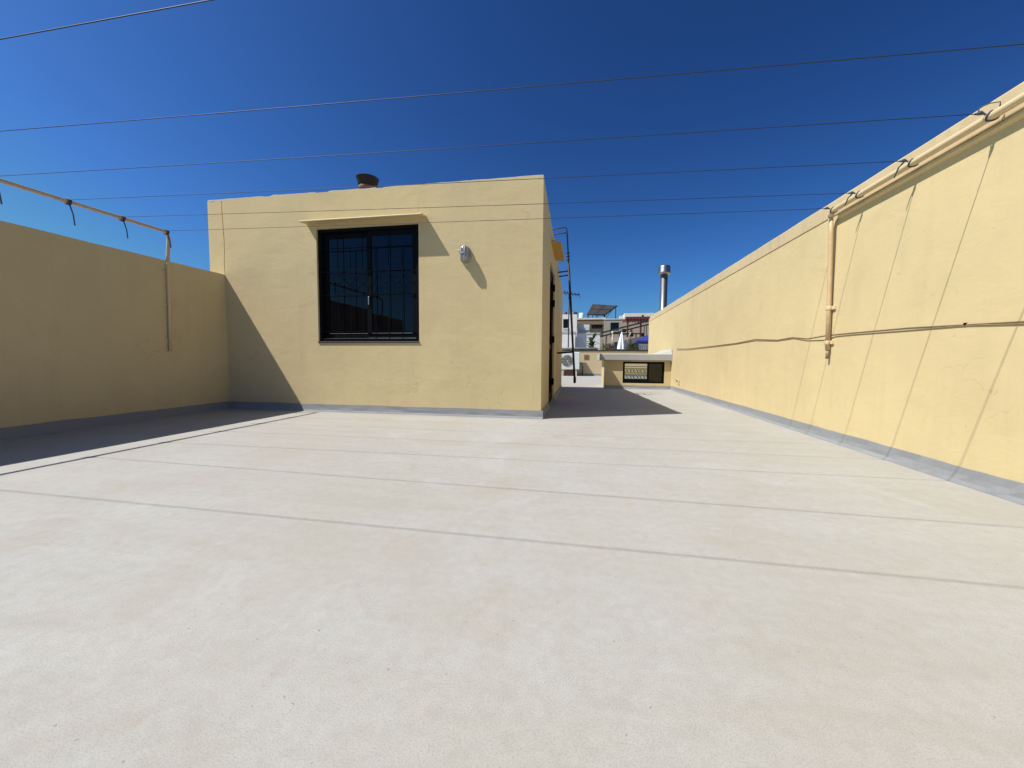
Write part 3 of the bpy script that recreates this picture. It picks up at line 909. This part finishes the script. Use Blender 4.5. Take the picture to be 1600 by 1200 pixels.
MB().box(ax0 + 0.25, ax1 - 0.3, ay0 + 0.12, ay1 - 0.05, 0.0, az0 - 0.02).build('base_block', 'terracotta', ac)
MB().tube([(ax1, ay0 + 0.2, az0 + 0.35), (ax1 + 0.12, ay0 + 0.22, az0 + 0.30), (ax1 + 0.16, ay0 + 0.3, az0 + 0.1), (ax1 + 0.14, ay0 + 0.45, 0.05)], 0.03, 8).build('hose', 'tank_black', ac)

# ------------------------------------------------------------------ steel flue behind the right wall
fx, fy = atY(1037.5, 440, 20.0).x, 20.0
zf = lambda py: atY(1037, py, 20.0).z
fu = thing('flue', (fx, fy, 0), 'stainless steel flue pipe with drum cowl rising behind the sunlit wall', 'chimney')
MB().lathe(fx, fy, [(0.165, 0.0), (0.165, 2.2), (0.172, 2.205), (0.172, 2.24), (0.165, 2.245), (0.165, zf(428))], 24).build('pipe', 'steel', fu)
MB().lathe(fx, fy, [(0.17, zf(429.5)), (0.30, zf(428.5)), (0.31, zf(426.5)), (0.27, zf(424)), (0.275, zf(417.5)), (0.25, zf(415.8)), (0.05, zf(415.2))], 28).build('cowl', 'steel', fu)

# ------------------------------------------------------------------ television aerial
an_y = 24.0
q = atY(889.5, 447, an_y)
an = thing('television_aerial', (q.x, an_y, 0), 'dark television aerial mast beside the ladder', 'aerial')
MB().tube([(q.x, an_y, 0.0), (q.x, an_y, q.z)], 0.035, 8).build('mast', 'ladder', an)
e0, e1 = atY(880, 457, an_y), atY(905.5, 461, an_y - 0.6)
MB().tube([e0, e1], 0.035, 6).build('boom', 'wire', an)
for t, L in ((0.12, 0.28), (0.3, 0.24), (0.55, 0.22), (0.75, 0.2), (0.97, 0.3)):
    c = e0.lerp(e1, t)
    MB().tube([c + Vector((0.05, 0.3, -L * 0.35)), c + Vector((-0.05, -0.3, L * 0.35))], 0.022, 6).build('element', 'wire', an)


# ------------------------------------------------------------------ neighbours
def rect(px0, py0, px1, py1, y):
    a, b = atY(px0, py0, y), atY(px1, py1, y)
    return a.x, b.x, b.z, a.z          # x0, x1, z0, z1


def far_building(name, label, mat, px0, px1, ptop, y, depth, base, wins, x_over=None):
    x0, x1, _, zt = rect(px0, ptop, px1, ptop + 10, y)
    if x_over:
        x0, x1 = x0 - x_over[0], x1 + x_over[1]
    b = thing(name, ((x0 + x1) / 2, y, base), label, 'building')
    W = [rect(*w, y) for w in wins]
    xc = sorted({x0, x1} | {v for w in W for v in w[:2]})
    zc = sorted({base, zt} | {v for w in W for v in w[2:]})
    holes = set()
    for w in W:
        for i in range(len(xc) - 1):
            for j in range(len(zc) - 1):
                if w[0] <= (xc[i] + xc[i + 1]) / 2 <= w[1] and w[2] <= (zc[j] + zc[j + 1]) / 2 <= w[3]:
                    holes.add((i, j))
    panel('x', xc, zc, holes, y, y + 0.3).build('front_wall', mat, b)
    MB().box(x0, x0 + 0.3, y + 0.3, y + depth, base, zt).build('side_wall', mat, b)
    MB().box(x1 - 0.3, x1, y + 0.3, y + depth, base, zt).build('side_wall', mat, b)
    MB().box(x0 + 0.3, x1 - 0.3, y + depth - 0.3, y + depth, base, zt).build('back_wall', mat, b)
    MB().box(x0 + 0.3, x1 - 0.3, y + 0.3, y + depth - 0.3, zt - 0.35, zt - 0.1).build('roof', 'cement', b)
    MB().box(x0 + 0.3, x1 - 0.3, y + min(3, depth * 0.6), y + min(3, depth * 0.6) + 0.1, base, zt - 0.36).build('inner_wall', 'room_dark', b)
    for w in W:
        f = frame_rect(MB(), 'x', w[0], w[1], w[2], w[3], 0.07, y + 0.14, y + 0.2).build('window', 'black_frame', b)
        MB().box(w[0] + 0.06, w[1] - 0.06, y + 0.165, y + 0.175, w[2] + 0.06, w[3] - 0.06).build('pane', 'dark_pane', f)
        MB().box((w[0] + w[1]) / 2 - 0.03, (w[0] + w[1]) / 2 + 0.03, y + 0.145, y + 0.195, w[2] + 0.07, w[3] - 0.07).build('mullion', 'black_frame', f)
        MB().box(w[0] - 0.05, w[1] + 0.05, y - 0.06, y + 0.13, w[2] - 0.08, w[2] - 0.002).build('sill', 'cement', f)
    return b, x0, x1, zt


# white stair block behind the ladder
b, x0, x1, zt = far_building('stair_block', 'white stair block with dark window and water tanks on its roof', 'white', 872, 901.5, 491.5, 33.0, 3.5, 0.0, [(880, 498.5, 888.5, 512.5)], (2.0, 0))
x0b, x1b, _, ztb = rect(876, 519.5, 898.5, 530, 30.0)
lb = thing('low_outbuilding', ((x0b + x1b) / 2, 30.0, 0), 'low white outbuilding in front of the white stair block', 'building')
MB().box(x0b - 2, x1b, 30.0, 32.9, 0, ztb).build('wall', 'white', lb)
MB().box(x0b - 2.05, x1b + 0.05, 29.95, 32.92, ztb + 0.002, ztb + 0.10).build('roof_edge', 'cement', lb)
for (px, cat, lab, mt, w, h, name) in ((896.5, 'water tank', 'black round water tank on the white stair block beside the white tank', 'tank_black', 11, 8.0, 'water_tank'),
                                       (883.0, 'water tank', 'brown round water tank on the white stair block behind the ladder', 'terracotta', 6, 9.0, 'water_tank')):
    c = atY(px, 490, 34.0)
    r = w * 34.0 / 601 / 2
    hh = h * 34.0 / 601
    z0 = zt - 0.1
    t = MB().lathe(c.x, 34.3, [(r * 0.97, z0), (r, z0 + 0.04), (r, z0 + hh * 0.3), (r * 1.03, z0 + hh * 0.34), (r, z0 + hh * 0.4), (r, z0 + hh * 0.86), (r * 0.75, z0 + hh * 0.96), (r * 0.3, z0 + hh), (r * 0.3, z0 + hh * 1.06)], 20).build(name, mt)
    tag(t, lab, cat)

# white wall with diagonal shadow, white cistern on it
gw = thing('garden_wall', (atY(912, 540, 34.0).x, 34.0, 0), 'white roof wall behind the banana plant', 'wall')
x0, x1, z0, z1 = rect(898, 520, 937, 548, 33.4)
MB().box(x0 - 0.4, x1, 33.4, 33.7, 0, z1 - 0.1).build('wall', 'white', gw)
MB().box(x0 - 0.42, x1 + 0.02, 33.36, 33.74, z1 - 0.098, z1).build('coping', 'cement', gw)
x0, x1, z0, z1 = rect(903, 507.5, 921.5, 516.5, 34.4)
ct = thing('cistern', ((x0 + x1) / 2, 34.6, 0), 'white box cistern above the white roof wall', 'cistern')
MB().box(x0, x1, 34.4, 35.4, z0, z1).build('body', 'white_enamel', ct, 0.04)
MB().box(x0 + 0.3, x0 + 0.6, 34.7, 35.0, z1, z1 + 0.06).build('lid', 'white_enamel', ct)
MB().box(x0, x1, 34.45, 35.35, 0, z0 - 0.002).build('plinth', 'white', ct)
for k in range(3):
    xa = x0 + 0.1 + k * (x1 - x0 - 0.2) / 3
    MB().box(xa + 0.08, xa + 0.26, 34.43, 34.46, z0 - 0.30, z0 - 0.18).build('vent_slot', 'dark_metal', ct)

# beige house with brown shaded underside
b, x0, x1, zt = far_building('beige_house', 'beige house with brown shaded underside and solar panels on its roof', 'beige', 900, 945.5, 499.0, 42.0, 8, -7.0, [(904, 506.5, 919, 514), (925, 506.5, 940.5, 513.5)])
MB().box(x0 - 0.1, x1 - 0.1, 41.2, 41.999, zt - 0.62, zt - 0.12).build('shaded_underside', 'brown', b)  # brown colour stands in for the shade under the roof edge
MB().box(x0 - 0.15, x1, 41.15, 42.3, zt - 0.118, zt + 0.06).build('roof_slab', 'white', b)
c = atY(908.5, 497, 43.0)
t = MB().lathe(c.x, 43.0, [(0.27, zt - 0.11), (0.28, zt), (0.28, zt + 0.72), (0.22, zt + 0.78), (0.08, zt + 0.80)], 18).build('water_tank', 'white_enamel')
tag(t, 'white cylindrical water tank beside the raised solar panels', 'water tank')
# raised solar array
lo_y, hi_y = 42.6, 44.4
BL, BR = atY(917.5, 491, lo_y), atY(945, 492, lo_y)
TL, TR = atY(926.5, 475.2, hi_y), atY(964.5, 477.6, hi_y)
sa = thing('solar_array', ((BL.x + BR.x) / 2, lo_y, zt), 'raised tilted solar panel array on the beige house roof', 'solar panels')
nrm = (BR - BL).cross(TL - BL).normalized()
qp = lambda u, v: (BL.lerp(BR, u)).lerp(TL.lerp(TR, u), v)
for i in range(4):
    for j in range(2):
        c4 = [qp(i / 4 + 0.012, j / 2 + 0.02), qp((i + 1) / 4 - 0.012, j / 2 + 0.02), qp((i + 1) / 4 - 0.012, (j + 1) / 2 - 0.02), qp(i / 4 + 0.012, (j + 1) / 2 - 0.02)]
        pn = MB().hexa([p - nrm * 0.03 for p in c4], [p + nrm * 0.03 for p in c4]).build('solar_panel', 'pv', sa)
fr = MB()
for vv in (0.0, 0.5, 1.0):
    fr.tube([qp(0, vv) - nrm * 0.05, qp(1, vv) - nrm * 0.05], 0.05, 6)
for uu in (0.0, 0.5, 1.0):
    fr.tube([qp(uu, 0) - nrm * 0.06, qp(uu, 1) - nrm * 0.06], 0.05, 6)
fr.build('frame', 'dark_metal', sa)
for uu in (0.02, 0.5, 0.98):
    for vv in (0.04, 0.92):
        p = qp(uu, vv)
        MB().tube([p, (p.x, p.y, zt - 0.2)], 0.04, 6).build('leg', 'dark_metal', sa)
    MB().tube([qp(uu, 0.75), (qp(uu, 0.0).x, lo_y, zt - 0.05)], 0.03, 6).build('brace', 'dark_metal', sa)

# sand house to the right, far white house, pergola
b, x0, x1, zt = far_building('sand_house', 'sand coloured house with one dark square window behind the collector rack', 'beige2', 944, 1016, 499.5, 41.0, 9, -7.0, [(954, 504, 967, 517), (972.5, 514, 978.5, 519.5), (984, 520, 990, 526), (1001, 520, 1007, 526)], (0, 2))
MB().box(x0, x1, 40.96, 41.35, zt + 0.002, zt + 0.10).build('coping', 'white', b)
MB().box(*rect(968.5, 493.5, 973.5, 499, 42)[:2], 42.0, 42.8, zt - 0.2, atY(970, 493.5, 42).z).build('chimney', 'white', b)
far_building('white_house', 'distant white house rising behind the red pergola', 'white', 976, 1040, 489.5, 62.0, 9, -7.0, [(1003, 492, 1006, 497)])

pg = thing('pergola', (atY(995, 520, 38.0).x, 38.0, -7), 'dark red timber pergola on the sand coloured house terrace', 'pergola')
for (px, yy) in ((981, 37.0), (1001.5, 37.0), (1017, 37.0), (981, 39.8), (1001.5, 39.8), (1017, 39.8)):
    p = atY(px, 497, yy)
    MB().box(p.x - 0.07, p.x + 0.07, yy - 0.07, yy + 0.07, -7.0, p.z).build('post', 'pergola', pg)
for yy, py in ((37.0, 501.5), (39.8, 498.5)):
    p, q = atY(977, py, yy), atY(1022, py - 0.5, yy)
    MB().box(p.x, q.x, yy - 0.06, yy + 0.06, p.z, p.z + 0.22).build('beam', 'pergola', pg)
for i in range(9):
    p, q = atY(980 + i * 5, 499.3, 36.7), atY(980 + i * 5, 497.2, 40.1)
    MB().box(p.x - 0.04, p.x + 0.04, 36.7, 40.1, p.z + 0.03, p.z + 0.2).build('rafter', 'pergola', pg)

# sloping solar collectors seen edge-on
cr = thing('collector_rack', (atY(975, 540, 33.0).x, 33.0, 0), 'long sloping dark collector rack on thin struts above the beige roof wall', 'solar panels')
A, B = atY(939, 520.5, 33.0), atY(1019, 500.0, 33.0)
for off, th in ((0.0, 0.08), (-0.28, 0.06)):
    z = Vector((0, 0, off))
    for (ta, tb) in ((0.0, 0.49), (0.51, 1.0)):
        a1, b1 = A.lerp(B, ta) + z, A.lerp(B, tb) + z
        dy = Vector((0, 1.3, 0))
        up = Vector((0, 0, th))
        MB().hexa([a1, b1, b1 + dy, a1 + dy], [a1 + up, b1 + up, b1 + dy + up, a1 + dy + up]).build('collector', 'pv_dark' if off == 0 else 'dark_metal', cr)
for t in (0.12, 0.42, 0.62, 0.9):
    p = A.lerp(B, t)
    for dy in (0.1, 1.2):
        MB().box(p.x - 0.022, p.x + 0.022, p.y + dy - 0.03, p.y + dy + 0.03, 0.0, p.z - 0.3).build('strut', 'dark_metal', cr)
p, q = A.lerp(B, 0.62), A.lerp(B, 0.42)
MB().tube([(p.x, 33.1, p.z - 0.3), (q.x + 0.4, 33.1, 2.3)], 0.04, 6).build('brace', 'lampmetal', cr)
# beige roof wall with rail
bw = thing('roof_wall', (atY(975, 540, 34.8).x, 34.8, 0), 'beige roof wall with a dark rail behind the closed parasol', 'wall')
x0, x1, z0, z1 = rect(938, 527, 1020, 548, 34.6)
MB().box(x0, x1, 34.6, 34.85, 0, z1).build('wall', 'beige2', bw)
x0, x1, z0, z1 = rect(953, 520.5, 1006, 522, 34.6)
MB().box(x0, x1, 34.64, 34.76, z0, z1).build('rail', 'dark_metal', bw)
for px in (955, 968, 981, 994, 1005):
    p = atY(px, 522, 34.6)
    MB().box(p.x - 0.04, p.x + 0.04, 34.66, 34.74, z1 - 0.5, z0).build('post', 'dark_metal', bw)


NZ = 0.95
nt_ = MB().box(-6.3, 9.4, FY + 0.35, 35.9, 0.001, NZ).build('neighbour_terrace', 'cement')
structure(nt_)


# neighbour's terrace: parasol, cabinet, gazebo, chairs, plants
def lobed(mb, cx, cy, prof, lobes, amp, n=32):
    vs = []
    for r, z in prof:
        for k in range(n):
            a = 2 * math.pi * k / n
            rr = r * (1 + amp * math.cos(lobes * a))
            vs.append((cx + rr * math.cos(a), cy + rr * math.sin(a), z))
    mb.add(vs, [(i * n + k, i * n + (k + 1) % n, (i + 1) * n + (k + 1) % n, (i + 1) * n + k) for i in range(len(prof) - 1) for k in range(n)], True)
    return mb


py_ = 26.0
c = atY(971.5, 520, py_)
ps = thing('parasol', (c.x, py_, NZ), 'closed white parasol on the neighbouring roof', 'parasol')
zb = atY(971, 545.5, py_).z
lobed(MB(), c.x, py_, [(0.22, zb), (0.20, zb + 0.25), (0.13, zb + 0.62), (0.07, c.z - 0.12), (0.02, c.z)], 6, 0.25).build('canopy', 'white_cloth', ps)
MB().tube([(c.x, py_, NZ + 0.06), (c.x, py_, c.z + 0.06)], 0.03, 8).build('pole', 'white_enamel', ps)
MB().lathe(c.x, py_, [(0.30, NZ), (0.30, NZ + 0.08), (0.08, NZ + 0.12), (0.05, NZ + 0.3)], 16).build('base', 'cement', ps)
x0, x1, z0, z1 = rect(960.5, 535.5, 973, 548, 27.0)
cb = thing('cabinet', ((x0 + x1) / 2, 27, NZ), 'dark navy cabinet standing behind the closed parasol', 'cabinet')
MB().box(x0, x1, 27.0, 27.5, NZ, z1).build('body', 'navy', cb, 0.01)
MB().box(x0 - 0.02, x1 + 0.02, 26.97, 27.52, z1 + 0.001, z1 + 0.05).build('lid', 'navy', cb, 0.01)
MB().box((x0 + x1) / 2 - 0.01, (x0 + x1) / 2 + 0.01, 26.985, 26.999, NZ + 0.05, z1 - 0.05).build('door_gap', 'black_frame', cb)
gz = thing('gazebo', (atY(1008, 545, 27.5).x, 27.5, NZ), 'blue canvas gazebo over white chairs', 'gazebo')
gx0, gx1 = atY(994.5, 533, 26.6).x, atY(1034, 533, 26.6).x
gz0, gz1 = atY(995, 535, 26.6).z, atY(995, 532, 26.6).z
gxm, gtop = (gx0 + gx1) / 2, atY(1014, 525.5, 27.4).z + 0.1
mb = MB()
ya, yb = 26.6, 28.4
base = [(gx0, ya, gz1), (gx1, ya, gz1), (gx1, yb, gz1), (gx0, yb, gz1)]
low = [(x, y, gz0) for x, y, z in base]
mb.add(base + [(gxm, 27.5, gtop)] + low, [(0, 1, 4), (1, 2, 4), (2, 3, 4), (3, 0, 4), (0, 5, 6, 1), (1, 6, 7, 2), (2, 7, 8, 3), (3, 8, 5, 0)])
cn = mb.build('canopy', 'blue_cloth', gz)
sm = cn.modifiers.new('thickness', 'SOLIDIFY')
sm.thickness = 0.02
for x in (gx0 + 0.03, gx1 - 0.03):
    for y in (ya + 0.03, yb - 0.03):
        MB().box(x - 0.025, x + 0.025, y - 0.025, y + 0.025, NZ, gz1).build('leg', 'dark_metal', gz)


def chair(px, y, label):
    c = atY(px, 545, y)
    t = thing('garden_chair', (c.x, y, NZ), label, 'chair', 'white chairs under the blue gazebo')
    MB().box(c.x - 0.22, c.x + 0.22, y - 0.22, y + 0.22, NZ + 0.43, NZ + 0.47).build('seat', 'white_enamel', t, 0.01)
    for i in range(4):
        xs_ = c.x - 0.2 + i * 0.125
        MB().box(xs_, xs_ + 0.05, y + 0.18, y + 0.21, NZ + 0.471, NZ + 0.94).build('back_slat', 'white_enamel', t)
    MB().box(c.x - 0.22, c.x + 0.22, y + 0.17, y + 0.22, NZ + 0.941, NZ + 1.0).build('top_rail', 'white_enamel', t, 0.01)
    for sx in (-0.2, 0.2):
        for sy in (-0.2, 0.2):
            MB().box(c.x + sx - 0.02, c.x + sx + 0.02, y + sy - 0.02, y + sy + 0.02, NZ, NZ + 0.429).build('leg', 'white_enamel', t)
    return t


chair(1004.5, 26.9, 'white slatted chair under the blue gazebo next to its leg')
chair(1011.5, 27.2, 'white slatted chair under the blue gazebo beside the long sunlit wall')


def leaf(mb, p, d, L, w, droop, n=6):
    """A tapering arched leaf starting at p along d."""
    d = Vector(d).normalized()
    sd = d.cross(Vector((0, 0, 1)))
    if sd.length < 0.1:
        sd = Vector((1, 0, 0))
    sd.normalize()
    vs = []
    for i in range(n + 1):
        t = i / n
        c = Vector(p) + d * (L * t) + Vector((0, 0, -droop * L * t * t))
        ww = w * math.sin(math.pi * (0.12 + 0.88 * t)) ** 0.7 if t < 1 else 0.004
        fold = Vector((0, 0, 0.25 * ww))
        vs += [c - sd * ww + fold, c, c + sd * ww + fold]
    fs = []
    for i in range(n):
        for k in (0, 1):
            fs.append((i * 3 + k, i * 3 + k + 1, (i + 1) * 3 + k + 1, (i + 1) * 3 + k))
    mb.add(vs, fs, True)


bp = atY(924, 547, 25.0)
bn = thing('banana_plant', (bp.x, 25.0, NZ), 'broad leaved green plant in a pot before the white roof wall', 'plant')
MB().lathe(bp.x, 25.0, [(0.18, NZ), (0.24, NZ + 0.3), (0.26, NZ + 0.31), (0.26, NZ + 0.36), (0.2, NZ + 0.36)], 16).build('pot', 'terracotta', bn)
for k in range(4):
    MB().tube([(bp.x + 0.05 * k - 0.08, 25.0, NZ + 0.3), (bp.x + 0.1 * (k - 1.5), 25.0 + 0.04 * k, 1.75 + 0.06 * k)], [0.04, 0.02], 6).build('stem', 'stem', bn)
for k in range(24):
    a = k * 2.4
    h = 1.42 + 0.035 * k
    mb = MB()
    leaf(mb, (bp.x + 0.12 * math.cos(a * 1.7), 25.0 + 0.12 * math.sin(a), h), (math.cos(a), 0.5 * math.sin(a), random.uniform(0.25, 1.1)), random.uniform(0.42, 0.68), 0.115, 0.35)
    mb.build('leaf', 'leaf', bn)


def shrub(px, y, h, w, n, mat, label, name='potted_shrub', seed=1):
    rnd = random.Random(seed)
    c = atY(px, 547, y)
    t = thing(name, (c.x, y, NZ), label, 'plant')
    MB().lathe(c.x, y, [(0.16, NZ), (0.22, NZ + 0.32), (0.24, NZ + 0.33), (0.24, NZ + 0.38), (0.18, NZ + 0.38)], 14).build('pot', 'terracotta', t)
    st = MB()
    for k in range(6):
        st.tube([(c.x, y, NZ + 0.3), (c.x + rnd.uniform(-w, w) * 0.5, y + rnd.uniform(-w, w) * 0.5, NZ + h * rnd.uniform(0.6, 0.95))], [0.02, 0.008], 5)
    st.build('stems', 'stem', t)
    mb = MB()
    for k in range(n):
        a, r = rnd.uniform(0, 6.28), w * math.sqrt(rnd.random())
        z = 0.3 + (h - 0.3) * rnd.random() ** 0.7
        r *= 0.55 + 0.45 * math.sin(math.pi * min(1, z / h))
        leaf(mb, (c.x + r * math.cos(a), y + r * math.sin(a), NZ + z), (math.cos(a) + rnd.uniform(-.5, .5), math.sin(a), rnd.uniform(-0.2, 1.0)), rnd.uniform(0.12, 0.24), 0.035, 0.4, 3)
    o = mb.build('foliage', mat, t)
    o['kind'] = 'stuff'


shrub(989, 25.5, 0.95, 0.42, 420, 'leaf2', 'round dark green shrub between the closed parasol and blue gazebo', seed=3)
shrub(948, 24.5, 0.95, 0.36, 150, 'leaf_dry', 'dry brownish potted shrub beside the dark navy cabinet', seed=5)
shrub(955, 25.5, 0.80, 0.30, 150, 'leaf2', 'small green potted shrub between the dry shrub and navy cabinet', seed=8)
p = atY(941.5, 530, 24.0)
po = MB().tube([(p.x + 0.05, 24.0, NZ - 0.01), (p.x + 0.04, 24.0, 1.6), (p.x - 0.02, 24.0, p.z)], [0.06, 0.055, 0.04], 8).build('dark_post', 'leaf')  # dark post, drawn as a tapering tube in leaf green
tag(po, 'tall thin dark post beside the dry potted shrub', 'plant')
p = atY(957, 521, 28.0)
po = thing('terrace_post', (p.x, 28.0, NZ), 'thin grey post carrying a lamp head on the neighbouring roof', 'post')
MB().tube([(p.x, 28.0, NZ), (p.x, 28.0, p.z)], 0.035, 8).build('shaft', 'lampmetal', po)
MB().lathe(p.x, 28.0, [(0.05, p.z), (0.07, p.z + 0.02), (0.06, p.z + 0.12), (0.02, p.z + 0.15)], 12).build('lamp_head', 'white_enamel', po)
